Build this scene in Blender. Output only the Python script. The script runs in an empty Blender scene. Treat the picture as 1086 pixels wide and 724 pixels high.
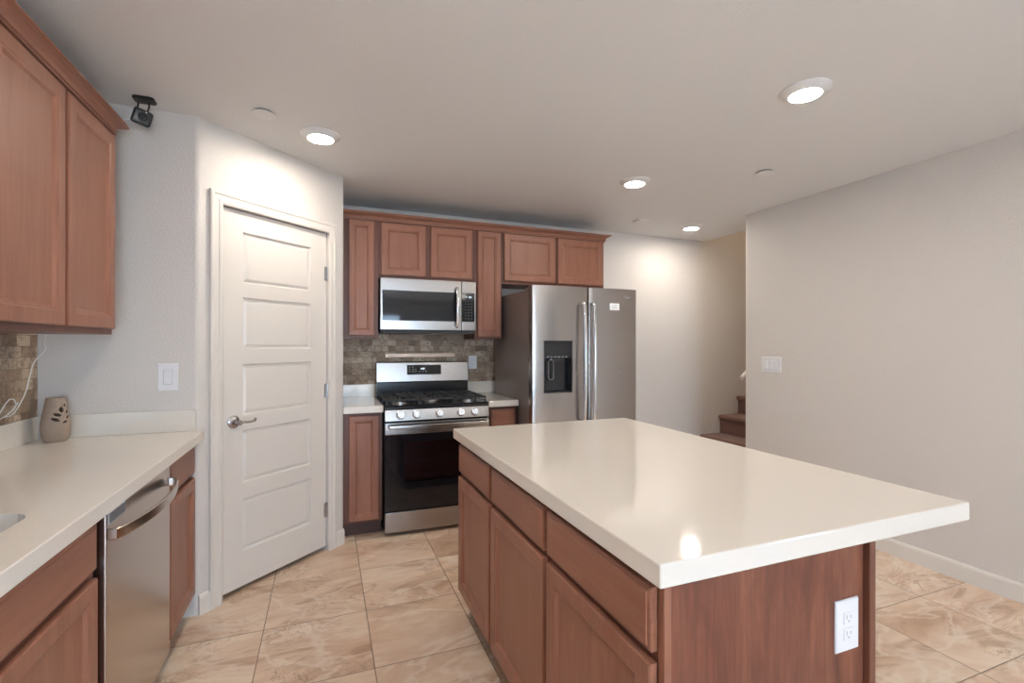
import bpy, bmesh, math, random
from mathutils import Vector, Matrix
random.seed(7)
sc = bpy.context.scene
COL = sc.collection

# ------------------------------------------------------------------ camera, world, exposure
cam_d = bpy.data.cameras.new('camera'); cam = bpy.data.objects.new('camera', cam_d); COL.objects.link(cam)
cam_d.sensor_width = 36.0; cam_d.lens = 507.24 / 1086 * 36; cam_d.shift_y = 3.46 / 1086; cam_d.clip_start = .02
cam.location = (0, 0, 1.34)
cam.rotation_euler = (math.radians(90), math.radians(-.0958), math.radians(-21.2924))
sc.camera = cam
sc.view_settings.view_transform = 'Standard'; sc.view_settings.look = 'None'
sc.view_settings.gamma = 1; sc.view_settings.use_curve_mapping = False
sc.view_settings.exposure = 0.22
SKY = 12.0          # daylight strength
LAMP = 195.0        # downlight lens emission
LAMP_COL = (1.0, .90, .79)

w = bpy.data.worlds.new('world'); sc.world = w; w.use_nodes = True
wn = w.node_tree; bgn = wn.nodes['Background']
wtc = wn.nodes.new('ShaderNodeTexCoord'); wsep = wn.nodes.new('ShaderNodeSeparateXYZ'); wramp = wn.nodes.new('ShaderNodeValToRGB')
wn.links.new(wtc.outputs['Generated'], wsep.inputs[0]); wn.links.new(wsep.outputs['Z'], wramp.inputs[0])
wn.links.new(wramp.outputs[0], bgn.inputs[0])
wramp.color_ramp.elements[0].position = .0; wramp.color_ramp.elements[0].color = (.60, .80, 1, 1)
wramp.color_ramp.elements[1].position = .6; wramp.color_ramp.elements[1].color = (.42, .68, 1, 1)
bgn.inputs[1].default_value = SKY

sun_d = bpy.data.lights.new('sun', 'SUN'); sun = bpy.data.objects.new('sun', sun_d); COL.objects.link(sun)
sun_d.energy = 108; sun_d.angle = .02; sun_d.color = (1, .96, .90)
sun.rotation_euler = (math.radians(33), 0, math.radians(38)); sun.location = (0, -6, 6)

CEIL = 2.465; BACK = 4.087; RIGHT = 3.388; LEFT = -1.21; REAR = -4.6; END = 2.766
# openings in the rear and left walls: (axis position, a0, a1, z0, z1)
REAR_OPEN = [(-.35, 1.75, .02, 2.1)]
def portal(name, loc, rot, sx, sy):
    d = bpy.data.lights.new(name, 'AREA'); d.shape = 'RECTANGLE'; d.size = sx; d.size_y = sy
    d.cycles.is_portal = True
    o = bpy.data.objects.new(name, d); COL.objects.link(o); o.location = loc; o.rotation_euler = rot
for (a0, a1, z0, z1) in REAR_OPEN:
    portal('sky_portal', ((a0+a1)/2, REAR-.12, (z0+z1)/2), (math.radians(90), 0, 0), a1-a0, z1-z0)
portal('sky_portal', (RIGHT+.15, -2.7, 1.25), (0, math.radians(90), 0), 2.1, 3.2)

# ------------------------------------------------------------------ materials
def nodes(name):
    m = bpy.data.materials.new(name); m.use_nodes = True
    nt = m.node_tree; return m, nt, nt.nodes['Principled BSDF']
def plain(name, col, rough=.5, metal=0, spec=.5, coat=0, emit=None, es=1):
    m, nt, b = nodes(name)
    b.inputs['Base Color'].default_value = (*col, 1); b.inputs['Roughness'].default_value = rough
    b.inputs['Metallic'].default_value = metal; b.inputs['Specular IOR Level'].default_value = spec
    b.inputs['Coat Weight'].default_value = coat; b.inputs['Coat Roughness'].default_value = .05
    if emit: b.inputs['Emission Color'].default_value = (*emit, 1); b.inputs['Emission Strength'].default_value = es
    return m
def N(nt, t, **kw):
    n = nt.nodes.new(t)
    for k, v in kw.items(): setattr(n, k, v)
    return n
def mapping(nt, scale=(1,1,1), loc=(0,0,0)):
    g = N(nt, 'ShaderNodeNewGeometry'); mp = N(nt, 'ShaderNodeMapping')
    mp.inputs['Scale'].default_value = scale; mp.inputs['Location'].default_value = loc
    nt.links.new(g.outputs['Position'], mp.inputs['Vector']); return mp.outputs['Vector']
def noise(nt, vec, scale, detail=3, rough=.5, dist=0):
    n = N(nt, 'ShaderNodeTexNoise'); n.inputs['Scale'].default_value = scale; n.inputs['Detail'].default_value = detail
    n.inputs['Roughness'].default_value = rough; n.inputs['Distortion'].default_value = dist
    nt.links.new(vec, n.inputs['Vector']); return n.outputs['Fac']
def ramp(nt, fac, stops):
    r = N(nt, 'ShaderNodeValToRGB'); e = r.color_ramp.elements
    while len(e) < len(stops): e.new(.5)
    for i, (p, c) in enumerate(stops):
        e[i].position = p; e[i].color = (*c, 1) if len(c) == 3 else c
    nt.links.new(fac, r.inputs[0]); return r.outputs[0]
def mixc(nt, fac, a, b, mode='MIX'):
    m = N(nt, 'ShaderNodeMix', data_type='RGBA', blend_type=mode)
    for v, s in ((fac, m.inputs[0]), (a, m.inputs[6]), (b, m.inputs[7])):
        if isinstance(v, (int, float)): s.default_value = v
        elif isinstance(v, tuple): s.default_value = (*v, 1)
        else: nt.links.new(v, s)
    return m.outputs[2]
def bump(nt, b, h, strength, dist=.01):
    n = N(nt, 'ShaderNodeBump'); n.inputs['Strength'].default_value = strength; n.inputs['Distance'].default_value = dist
    nt.links.new(h, n.inputs['Height']); nt.links.new(n.outputs[0], b.inputs['Normal'])

def wall_paint(name, col, bscale=120, bs=.55):
    m, nt, b = nodes(name); v = mapping(nt)
    b.inputs['Base Color'].default_value = (*col, 1); b.inputs['Roughness'].default_value = .55
    b.inputs['Specular IOR Level'].default_value = .3
    bump(nt, b, noise(nt, v, bscale, 2, .5), bs, .004); return m
M_WALL = wall_paint('painted_wall', (.685, .65, .615))
M_CEIL = wall_paint('painted_ceiling', (.80, .80, .80), 120, .3)
M_TRIM = plain('white_trim', (.74, .70, .65), .35)
M_PLATE = plain('white_plastic', (.80, .80, .82), .3)

def wood(name, c0, c1, axis='z', rough=.38):
    m, nt, b = nodes(name)
    sc_ = {'z': (22, 22, 1.6), 'y': (22, 1.6, 22), 'x': (1.6, 22, 22)}[axis]
    v = mapping(nt, sc_); n1 = noise(nt, v, 1.0, 5, .6, .4)
    v2 = mapping(nt, tuple(s*5 for s in sc_)); n2 = noise(nt, v2, 1.0, 2, .6)
    v3 = mapping(nt, (2.3, 2.3, 2.3)); n3 = noise(nt, v3, 1.0, 2, .5)
    c = ramp(nt, n1, [(.3, c0), (.7, c1)])
    c = mixc(nt, ramp(nt, n2, [(.35, (.30,)*3), (.65, (0,)*3)]), c, tuple(x*.72 for x in c0))
    c = mixc(nt, ramp(nt, n3, [(.35, (.0,)*3), (.7, (.35,)*3)]), c, tuple(min(1, x*1.18) for x in c1))
    nt.links.new(c, b.inputs['Base Color']); b.inputs['Roughness'].default_value = rough
    b.inputs['Specular IOR Level'].default_value = .38
    bump(nt, b, n2, .05, .002); return m
W0, W1 = (.250, .104, .063), (.325, .148, .096)
M_WOOD = wood('stained_maple_vertical', W0, W1)
M_WOODY = wood('stained_maple_along_y', W0, W1, 'y')
M_WOODX = wood('stained_maple_along_x', W0, W1, 'x')
M_FRAME_SHADED = wood('stained_maple_frame_shaded', (.120, .045, .027), (.165, .064, .039))  # same maple as the doors, darkened to paint in the shade between them
M_KICK = plain('dark_toe_kick', (.075, .035, .026), .5)
def panel_wood():
    m, nt, b = nodes('veneer_end_panel')
    v = mapping(nt, (5, 5, .9)); n1 = noise(nt, v, 1.8, 6, .66, 1.6)
    v2 = mapping(nt, (70, 70, 3.0)); n2 = noise(nt, v2, 1, 3, .6)
    c = ramp(nt, n1, [(.28, (.095, .030, .018)), (.5, (.170, .060, .036)), (.72, (.240, .095, .056))])
    c = mixc(nt, ramp(nt, n2, [(.4, (.45,)*3), (.62, (0,)*3)]), c, (.085, .032, .022))
    nt.links.new(c, b.inputs['Base Color']); b.inputs['Roughness'].default_value = .42; b.inputs['Specular IOR Level'].default_value = .35; return m
M_PANEL = panel_wood()

def quartz():
    m, nt, b = nodes('cream_quartz'); v = mapping(nt)
    c = ramp(nt, noise(nt, v, 420, 2), [(.3, (.72, .675, .61)), (.7, (.78, .735, .665))])
    nt.links.new(c, b.inputs['Base Color']); b.inputs['Roughness'].default_value = .075
    b.inputs['Specular IOR Level'].default_value = .55; return m
M_QUARTZ = quartz()

def floor_mat():
    m, nt, b = nodes('travertine_tile')
    T = .4617
    v = mapping(nt, (1/T, 1/T, 1/T), (.2688/T + 40, -2.9737/T + 40, 0))
    fl = N(nt, 'ShaderNodeVectorMath', operation='FLOOR'); nt.links.new(v, fl.inputs[0])
    fr = N(nt, 'ShaderNodeVectorMath', operation='FRACTION'); nt.links.new(v, fr.inputs[0])
    wnz = N(nt, 'ShaderNodeTexWhiteNoise', noise_dimensions='2D'); nt.links.new(fl.outputs[0], wnz.inputs['Vector'])
    # per tile offset of the stone pattern
    off = N(nt, 'ShaderNodeVectorMath', operation='SCALE'); nt.links.new(wnz.outputs['Color'], off.inputs[0]); off.inputs['Scale'].default_value = 37
    pos = mapping(nt, (1, 1, 1))
    add = N(nt, 'ShaderNodeVectorMath', operation='ADD'); nt.links.new(pos, add.inputs[0]); nt.links.new(off.outputs[0], add.inputs[1])
    st = N(nt, 'ShaderNodeMapping'); st.inputs['Scale'].default_value = (1.0, 2.1, 1); st.inputs['Rotation'].default_value = (0, 0, -.35)
    nt.links.new(add.outputs[0], st.inputs['Vector']); P = st.outputs['Vector']
    n1 = noise(nt, P, 1.9, 6, .58, .7)
    n2 = noise(nt, P, 2.6, 6, .62, .8)
    n3 = noise(nt, P, 1.6, 4, .55, .6)
    base = ramp(nt, n1, [(.30, (.50, .325, .215)), (.43, (.66, .475, .345)), (.55, (.76, .60, .465)), (.72, (.86, .745, .62))])
    brown = ramp(nt, n2, [(.54, (0,)*3), (.64, (.7,)*3)])
    base = mixc(nt, brown, base, (.43, .265, .165))
    vein = ramp(nt, n3, [(.47, (0,)*3), (.50, (.55,)*3), (.53, (0,)*3)])
    base = mixc(nt, vein, base, (.86, .78, .68))
    vd = mixc(nt, 1.0, ramp(nt, noise(nt, P, 2.6, 10, .7, .8), [(.488, (0,)*3), (.5, (.8,)*3), (.512, (0,)*3)]), ramp(nt, noise(nt, P, 1.3, 2), [(.50, (0,)*3), (.58, (1,)*3)]), 'MULTIPLY')
    base = mixc(nt, vd, base, (.30, .18, .11))
    tint = ramp(nt, wnz.outputs['Value'], [(0, (.93, .92, .90)), (1, (1.05, 1.04, 1.03))])
    base = mixc(nt, 1.0, base, tint, 'MULTIPLY')
    # grout lines
    sep = N(nt, 'ShaderNodeSeparateXYZ'); nt.links.new(fr.outputs[0], sep.inputs[0])
    def edge(o):
        a = N(nt, 'ShaderNodeMath', operation='PINGPONG'); nt.links.new(o, a.inputs[0]); a.inputs[1].default_value = .5; return a.outputs[0]
    mn = N(nt, 'ShaderNodeMath', operation='MINIMUM'); nt.links.new(edge(sep.outputs[0]), mn.inputs[0]); nt.links.new(edge(sep.outputs[1]), mn.inputs[1])
    lt = N(nt, 'ShaderNodeMath', operation='LESS_THAN'); nt.links.new(mn.outputs[0], lt.inputs[0]); lt.inputs[1].default_value = .0042
    col = mixc(nt, lt.outputs[0], base, (.25, .165, .11))
    nt.links.new(col, b.inputs['Base Color'])
    rr = N(nt, 'ShaderNodeMapRange'); nt.links.new(n2, rr.inputs[0]); rr.inputs[3].default_value = .26; rr.inputs[4].default_value = .42
    nt.links.new(rr.outputs[0], b.inputs['Roughness'])
    sm = ramp(nt, mn.outputs[0], [(.003, (0,)*3), (.010, (1,)*3)])
    bump(nt, b, sm, .5, .003); return m
M_FLOOR = floor_mat()

def splash_mat(name, plane):
    m, nt, b = nodes(name)
    g = N(nt, 'ShaderNodeNewGeometry'); s = N(nt, 'ShaderNodeSeparateXYZ'); nt.links.new(g.outputs['Position'], s.inputs[0])
    c = N(nt, 'ShaderNodeCombineXYZ'); nt.links.new(s.outputs['X' if plane == 'x' else 'Y'], c.inputs[0]); nt.links.new(s.outputs['Z'], c.inputs[1])
    def brick(bw, rh, sq):
        k = N(nt, 'ShaderNodeTexBrick'); nt.links.new(c.outputs[0], k.inputs['Vector']); k.inputs['Scale'].default_value = 1
        k.inputs['Brick Width'].default_value = bw; k.inputs['Row Height'].default_value = rh; k.inputs['Mortar Size'].default_value = .0012
        k.inputs['Mortar Smooth'].default_value = .3; k.inputs['Bias'].default_value = 0; k.squash = sq; k.squash_frequency = 3; k.offset = .37; k.offset_frequency = 2
        k.inputs['Color1'].default_value = (0, 0, 0, 1); k.inputs['Color2'].default_value = (1, 1, 1, 1); k.inputs['Mortar'].default_value = (.5, .5, .5, 1)
        return k
    k = brick(.098, .0475, .55)
    cc = ramp(nt, k.outputs['Color'], [(0, (.20, .125, .078)), (.35, (.34, .235, .155)), (.7, (.45, .34, .235)), (1, (.56, .45, .33))])
    v = mapping(nt); n1 = noise(nt, v, 45, 6, .7, .6); n2 = noise(nt, v, 14, 4, .6)
    cc = mixc(nt, ramp(nt, n1, [(.40, (.65,)*3), (.52, (0,)*3)]), cc, (.13, .082, .052))
    cc = mixc(nt, ramp(nt, n2, [(.45, (0,)*3), (.7, (.5,)*3)]), cc, (.42, .33, .24))
    cc = mixc(nt, k.outputs['Fac'], cc, (.15, .11, .08))
    nt.links.new(cc, b.inputs['Base Color']); b.inputs['Roughness'].default_value = .5
    inv = N(nt, 'ShaderNodeMath', operation='SUBTRACT'); inv.inputs[0].default_value = 1; nt.links.new(k.outputs['Fac'], inv.inputs[1])
    ad = N(nt, 'ShaderNodeMath', operation='ADD'); nt.links.new(inv.outputs[0], ad.inputs[0]); nt.links.new(n1, ad.inputs[1])
    bump(nt, b, ad.outputs[0], .5, .004); return m
M_SPLX = splash_mat('stone_mosaic_back', 'x'); M_SPLY = splash_mat('stone_mosaic_left', 'y')

def steel(name, col, rough, axis='x', coat=0, bs=.06):
    m, nt, b = nodes(name)
    s_ = {'x': (3, 300, 300), 'y': (300, 3, 300), 'z': (300, 300, 3)}[axis]
    n = noise(nt, mapping(nt, s_), 1, 3, .6)
    b.inputs['Base Color'].default_value = (*col, 1); b.inputs['Metallic'].default_value = 1
    rr = N(nt, 'ShaderNodeMapRange'); nt.links.new(n, rr.inputs[0]); rr.inputs[3].default_value = rough-.04; rr.inputs[4].default_value = rough+.05
    nt.links.new(rr.outputs[0], b.inputs['Roughness']); bump(nt, b, n, bs, .0006); return m
M_STEELX = steel('brushed_steel', (.40, .378, .362), .24)
M_STEELY = steel('brushed_steel_dishwasher', (.56, .50, .46), .22, 'y')
M_STEELF = steel('brushed_steel_fridge', (.40, .365, .345), .25, 'x', bs=.04)
M_CHROME = plain('polished_metal', (.72, .72, .74), .15, 1)
M_NICKEL = plain('satin_nickel', (.50, .49, .50), .25, 1)
M_GREY = plain('grey_enamel_fridge_side', (.24, .205, .195), .3, .4)
M_DARK = plain('dark_seal', (.02, .02, .022), .5)
M_BLACK = plain('black_glass', (.008, .008, .011), .06, 0, .5)
M_BLACKP = plain('black_plastic', (.018, .018, .02), .3)
M_ENAMEL = plain('black_enamel', (.012, .012, .015), .16)
M_IRON = plain('cast_iron', (.022, .022, .024), .48)
M_BURN = plain('burner_aluminium', (.55, .54, .53), .35, 1)
M_GREYP = plain('grey_print', (.45, .47, .50), .5)
M_CLOCK = plain('clock_digits', (.1, .1, .1), .5, emit=(.75, .88, 1), es=1.6)
M_OVEN = plain('oven_interior', (.45, .33, .31), .45)
M_WINGREY = plain('microwave_window_black', (.012, .013, .016), .05)
M_LENS = plain('lamp_lens', (.9, .9, .9), .5, emit=LAMP_COL, es=LAMP)
M_CARPET = None
def carpet():
    m, nt, b = nodes('brown_carpet'); n = noise(nt, mapping(nt), 260, 3, .7)
    nt.links.new(ramp(nt, n, [(.3, (.12, .055, .04)), (.7, (.25, .125, .095))]), b.inputs['Base Color'])
    b.inputs['Roughness'].default_value = 1; b.inputs['Sheen Weight'].default_value = .3; bump(nt, b, n, .8, .006); return m
M_CARPET = carpet()
def stoneware():
    m, nt, b = nodes('speckled_stoneware'); n = noise(nt, mapping(nt, (1, 1, 1)), 500, 2)
    n2 = noise(nt, mapping(nt, (5, 5, 160)), 1, 2)
    c = ramp(nt, n, [(.35, (.26, .195, .15)), (.6, (.40, .31, .245))])
    c = mixc(nt, ramp(nt, n2, [(.3, (.2,)*3), (.7, (0,)*3)]), c, (.3, .22, .17))
    nt.links.new(c, b.inputs['Base Color']); b.inputs['Roughness'].default_value = .75; bump(nt, b, n2, .2, .002); return m
M_STONE = stoneware()
def glass(name, tint, rough=.0, mixf=.12):
    m = bpy.data.materials.new(name); m.use_nodes = True; nt = m.node_tree; nt.nodes.clear()
    out = N(nt, 'ShaderNodeOutputMaterial'); tr = N(nt, 'ShaderNodeBsdfTransparent'); gl = N(nt, 'ShaderNodeBsdfGlossy'); mx = N(nt, 'ShaderNodeMixShader')
    fz = N(nt, 'ShaderNodeFresnel'); fz.inputs[0].default_value = 1.45
    tr.inputs[0].default_value = (*tint, 1); gl.inputs['Roughness'].default_value = rough
    nt.links.new(fz.outputs[0], mx.inputs[0]); nt.links.new(tr.outputs[0], mx.inputs[1]); nt.links.new(gl.outputs[0], mx.inputs[2])
    nt.links.new(mx.outputs[0], out.inputs[0]); return m
M_PANE = glass('clear_window_glass', (.96, .98, 1)); M_TINT = glass('tinted_oven_glass', (.60, .52, .53), .02)
M_CEILP = plain('cover_plate_white', (.84, .83, .82), .5)
M_PATIO = plain('patio_concrete', (.42, .40, .38), .9)
M_FENCE = plain('garden_wall_block', (.45, .36, .29), .9)

# ------------------------------------------------------------------ mesh helpers
def B(): return bmesh.new()
def _merge(bm, t):
    me = bpy.data.meshes.new('tmp'); t.to_mesh(me); bm.from_mesh(me); bpy.data.meshes.remove(me); t.free()
def box(bm, x0, x1, y0, y1, z0, z1, bev=0, seg=2):
    t = bmesh.new(); bmesh.ops.create_cube(t, size=1)
    for v in t.verts:
        v.co = Vector(((x0+x1)/2 + v.co.x*(x1-x0), (y0+y1)/2 + v.co.y*(y1-y0), (z0+z1)/2 + v.co.z*(z1-z0)))
    if bev: bmesh.ops.bevel(t, geom=list(t.edges), offset=bev, segments=seg, profile=.5, affect='EDGES')
    _merge(bm, t); return bm
def prism(bm, poly, z0, z1, bev=0, axis='z'):
    """poly of 2D points swept; axis z: (x,y), axis y: (x,z), axis x: (y,z)"""
    t = bmesh.new()
    def P(a, b, c): return {'z': (a, b, c), 'y': (a, c, b), 'x': (c, a, b)}[axis]
    lo = [t.verts.new(P(a, b, z0)) for a, b in poly]; hi = [t.verts.new(P(a, b, z1)) for a, b in poly]
    n = len(poly); t.faces.new(lo[::-1]); t.faces.new(hi)
    for i in range(n): t.faces.new((lo[i], lo[(i+1) % n], hi[(i+1) % n], hi[i]))
    bmesh.ops.recalc_face_normals(t, faces=t.faces)
    if bev: bmesh.ops.bevel(t, geom=list(t.edges), offset=bev, segments=2, profile=.5, affect='EDGES')
    _merge(bm, t); return bm
def lathe(bm, prof, origin=(0,0,0), axis=(0,0,1), seg=32):
    """prof: list of (radius, height) revolved about axis through origin"""
    t = bmesh.new(); ax = Vector(axis).normalized(); q = Vector((0,0,1)).rotation_difference(ax); O = Vector(origin)
    rings = []
    for r, h in prof:
        if r < 1e-6: rings.append([t.verts.new(O + q @ Vector((0,0,h)))])
        else: rings.append([t.verts.new(O + q @ Vector((r*math.cos(2*math.pi*k/seg), r*math.sin(2*math.pi*k/seg), h))) for k in range(seg)])
    for a, b in zip(rings, rings[1:]):
        for k in range(seg):
            j = (k+1) % seg
            if len(a) == 1 and len(b) == 1: continue
            if len(a) == 1: t.faces.new((a[0], b[k], b[j]))
            elif len(b) == 1: t.faces.new((a[k], a[j], b[0]))
            else: t.faces.new((a[k], a[j], b[j], b[k]))
    for r in (rings[0], rings[-1]):
        if len(r) > 1 and rings[0] is not rings[-1] and prof[0] != prof[-1]: t.faces.new(r)
    bmesh.ops.remove_doubles(t, verts=t.verts, dist=1e-7)
    bmesh.ops.recalc_face_normals(t, faces=t.faces); _merge(bm, t); return bm
def sweep(bm, pts, prof, up=(0,0,1), closed=False):
    """sweep a closed 2D profile (side, up) along pts"""
    t = bmesh.new(); pts = [Vector(p) for p in pts]; n = len(pts); rings = []; U = Vector(up)
    for i, p in enumerate(pts):
        a = pts[i-1] if (i > 0 or closed) else p; b = pts[(i+1) % n] if (i < n-1 or closed) else p
        T = (b-a).normalized(); S = T.cross(U)
        if S.length < 1e-4: S = T.cross(Vector((1, 0, 0)))
        S.normalize(); V = S.cross(T).normalized()
        rings.append([t.verts.new(p + S*x + V*y) for x, y in prof])
    m = len(prof)
    for i in range(n if closed else n-1):
        a, b = rings[i], rings[(i+1) % n]
        for k in range(m): t.faces.new((a[k], a[(k+1) % m], b[(k+1) % m], b[k]))
    if not closed: t.faces.new(rings[0][::-1]); t.faces.new(rings[-1])
    bmesh.ops.recalc_face_normals(t, faces=t.faces); _merge(bm, t); return bm
def circ(r, n=8, ry=None): return [(r*math.cos(2*math.pi*k/n), (ry or r)*math.sin(2*math.pi*k/n)) for k in range(n)]
def rect(a, b): return [(-a/2, -b/2), (a/2, -b/2), (a/2, b/2), (-a/2, b/2)]
def rrect(x0, x1, y0, y1, r, n=6):
    out = []
    for cx, cy, a0 in ((x1-r, y1-r, 0), (x0+r, y1-r, 90), (x0+r, y0+r, 180), (x1-r, y0+r, 270)):
        for k in range(n+1):
            a = math.radians(a0 + 90*k/n); out.append((cx+r*math.cos(a), cy+r*math.sin(a)))
    return out
def smoothpath(pts, n=8):
    P = [Vector(p) for p in pts]; out = []
    for i in range(len(P)-1):
        p0 = P[max(i-1, 0)]; p1 = P[i]; p2 = P[i+1]; p3 = P[min(i+2, len(P)-1)]
        for k in range(n):
            t = k/n; out.append(.5*((2*p1) + (p2-p0)*t + (2*p0-5*p1+4*p2-p3)*t*t + (3*p1-p0-3*p2+p3)*t**3))
    out.append(P[-1]); return out
def loft(bm, O, ax, n, w, h, loops):
    """nested rectangles: ax = horizontal unit, n = outward unit; loops = (inset, depth)"""
    t = bmesh.new(); O = Vector(O); ax = Vector(ax); n = Vector(n); Zv = Vector((0,0,1)); R = []
    for ins, dp in loops:
        R.append([t.verts.new(O + ax*a + Zv*b + n*dp) for a, b in ((ins, ins), (w-ins, ins), (w-ins, h-ins), (ins, h-ins))])
    t.faces.new(R[0])
    for a, b in zip(R, R[1:]):
        for k in range(4): t.faces.new((a[k], a[(k+1) % 4], b[(k+1) % 4], b[k]))
    t.faces.new(R[-1])
    bmesh.ops.recalc_face_normals(t, faces=t.faces); _merge(bm, t); return bm

WPOS = {}; SMOOTH = []
def link(o, parent, wpos):
    COL.objects.link(o)
    WPOS[o] = Vector(wpos)
    if parent: o.parent = parent; o.location = WPOS[o] - WPOS[parent]
    else: o.location = WPOS[o]
    return o
def mk(name, bm, mat, parent=None, smooth=False, base=False):
    co = [v.co for v in bm.verts]
    mn = Vector([min(c[i] for c in co) for i in range(3)]); mx = Vector([max(c[i] for c in co) for i in range(3)])
    c = (mn+mx)/2
    if base: c.z = mn.z
    for v in bm.verts: v.co -= c
    me = bpy.data.meshes.new(name); bm.to_mesh(me); bm.free()
    for m_ in (mat if isinstance(mat, (list, tuple)) else [mat]): me.materials.append(m_)
    if smooth:
        SMOOTH.append(name)
        for p in me.polygons: p.use_smooth = True
        me.set_sharp_from_angle(angle=math.radians(38))
    return link(bpy.data.objects.new(name, me), parent, c)
def tag(o, label=None, cat=None, group=None, kind=None):
    if label: o['label'] = label
    if cat: o['category'] = cat
    if group: o['group'] = group
    if kind: o['kind'] = kind
    return o
def thing(name, loc, label, cat, group=None):
    return tag(link(bpy.data.objects.new(name, None), None, loc), label, cat, group)
def struct(name, bm, mat, parent=None, smooth=False):
    o = mk(name, bm, mat, parent, smooth)
    if not parent: o['kind'] = 'structure'
    return o
def cut(o, bm):
    """boolean difference, baked into the mesh"""
    me = bpy.data.meshes.new('c'); bm.to_mesh(me); bm.free(); c = bpy.data.objects.new('c', me); COL.objects.link(c)
    c.location = -WPOS[o] + WPOS[o]
    md = o.modifiers.new('b', 'BOOLEAN'); md.operation = 'DIFFERENCE'; md.solver = 'EXACT'; md.object = c
    bpy.context.view_layer.update()
    ev = o.evaluated_get(bpy.context.evaluated_depsgraph_get()); nm = bpy.data.meshes.new_from_object(ev)
    o.modifiers.clear(); old = o.data; o.data = nm; bpy.data.objects.remove(c); bpy.data.meshes.remove(old)

# ------------------------------------------------------------------ room shell
XL = LEFT - .13
struct('floor', box(B(), XL, 6.4, REAR-.13, BACK+.13, -.1, 0), M_FLOOR)
OPENX = 3.849
struct('ceiling', box(B(), XL, OPENX, REAR-.13, BACK+.13, CEIL, CEIL+.25), M_CEIL)
struct('ceiling_stairwell', box(B(), OPENX, 6.4, 3.0, BACK+.13, 4.9, 5.0), M_CEIL)
# left wall with a window behind the camera
wl = struct('wall_left', box(B(), XL, LEFT, REAR-.13, END+.2, 0, CEIL), M_WALL)
wr = struct('wall_rear', box(B(), LEFT, 3.52, REAR-.13, REAR, 0, CEIL), M_WALL)
for a0, a1, z0, z1 in REAR_OPEN: cut(wr, box(B(), a0, a1, REAR-.3, REAR+.1, z0, z1))
def fillet(poly, i, r, n=6):
    p = [Vector(q) for q in poly]; a, b, c = p[i-1], p[i], p[(i+1) % len(p)]
    u = (a-b).normalized(); v = (c-b).normalized(); th = u.angle(v); d = r/math.tan(th/2)
    cen = b + (u+v).normalized()*(r/math.sin(th/2)); s = b+u*d - cen; e = b+v*d - cen
    ang = s.angle_signed(e) if hasattr(s, 'angle_signed') else 0
    out = []
    a0 = math.atan2(s.y, s.x); a1 = math.atan2(e.y, e.x); da = (a1-a0+math.pi) % (2*math.pi) - math.pi
    for k in range(n+1): t_ = a0+da*k/n; out.append((cen.x+r*math.cos(t_), cen.y+r*math.sin(t_)))
    return out
Pc = (-.5915, END); Qc = (.111, 3.4217)
poly = [(LEFT, END), Pc, Qc, (.111, BACK+.13), (LEFT, BACK+.13)]
pp = [poly[0]] + fillet(poly, 1, .035) + fillet(poly, 2, .03) + poly[3:]
wp = struct('wall_pantry', prism(B(), pp, 0, CEIL), M_WALL, smooth=True)
LU = math.hypot(Qc[0]-Pc[0], Qc[1]-Pc[1]); U = Vector(((Qc[0]-Pc[0])/LU, (Qc[1]-Pc[1])/LU, 0)); NN = Vector((U.y, -U.x, 0)); P0 = Vector((Pc[0], Pc[1], 0))
def wpt(s, d=0): v = P0 + U*s + NN*d; return (v.x, v.y)
def wbox(bm, s0, s1, d0, d1, z0, z1, bev=0): return prism(bm, [wpt(s0, d0), wpt(s1, d0), wpt(s1, d1), wpt(s0, d1)], z0, z1, bev)
cut(wp, wbox(B(), .122, .832, .05, -.16, -.01, 2.064))
wb = struct('wall_back', box(B(), .111, 6.4, BACK, BACK+.13, 0, 4.9), M_WALL)
poly = [(RIGHT, REAR), (RIGHT, 3.133), (6.4, 3.133), (6.4, 3.0), (RIGHT+.132, 3.0), (RIGHT+.132, REAR)]
wrt = struct('wall_right', prism(B(), [poly[0]] + fillet(poly, 1, .02) + poly[2:], 0, CEIL), M_WALL, smooth=True)
cut(wrt, box(B(), RIGHT-.1, RIGHT+.3, -4.3, -1.1, .2, 2.3))
struct('wall_stairwell', box(B(), OPENX, 6.4, 3.0, 3.133, CEIL, 4.9), M_WALL)
struct('wall_stair_end', box(B(), 6.27, 6.4, 3.133, BACK, 0, 4.9), M_WALL)
struct('wall_stair_near', box(B(), OPENX-.12, OPENX, 3.0, BACK, CEIL+.25, 4.9), M_WALL)
# baseboards
bbp = [(0, 0), (.014, 0), (.014, .082), (.011, .093), (.005, .1), (0, .1)]
struct('baseboard_right', prism(B(), [(RIGHT-a, b) for a, b in bbp], REAR, 3.12, axis='y'), M_TRIM)
def wallpiece(name, s0, s1):
    t = B(); v = [[t.verts.new(P0 + U*s + NN*a + Vector((0, 0, b))) for a, b in bbp] for s in (s0, s1)]
    n = len(bbp); t.faces.new(v[0]); t.faces.new(v[1][::-1])
    for k in range(n): t.faces.new((v[0][k], v[0][(k+1) % n], v[1][(k+1) % n], v[1][k]))
    bmesh.ops.recalc_face_normals(t, faces=t.faces); struct(name, t, M_TRIM)
wallpiece('baseboard_pantry', 0.006, .062); wallpiece('baseboard_pantry_right', .888, .962)
struct('baseboard_back', prism(B(), [(BACK-a, b) for a, b in bbp], 2.40, 3.5, axis='x'), M_TRIM)
struct('side_yard', box(B(), RIGHT+.14, 12, REAR-.13, 6, -.16, -.06), M_PATIO)
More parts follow.
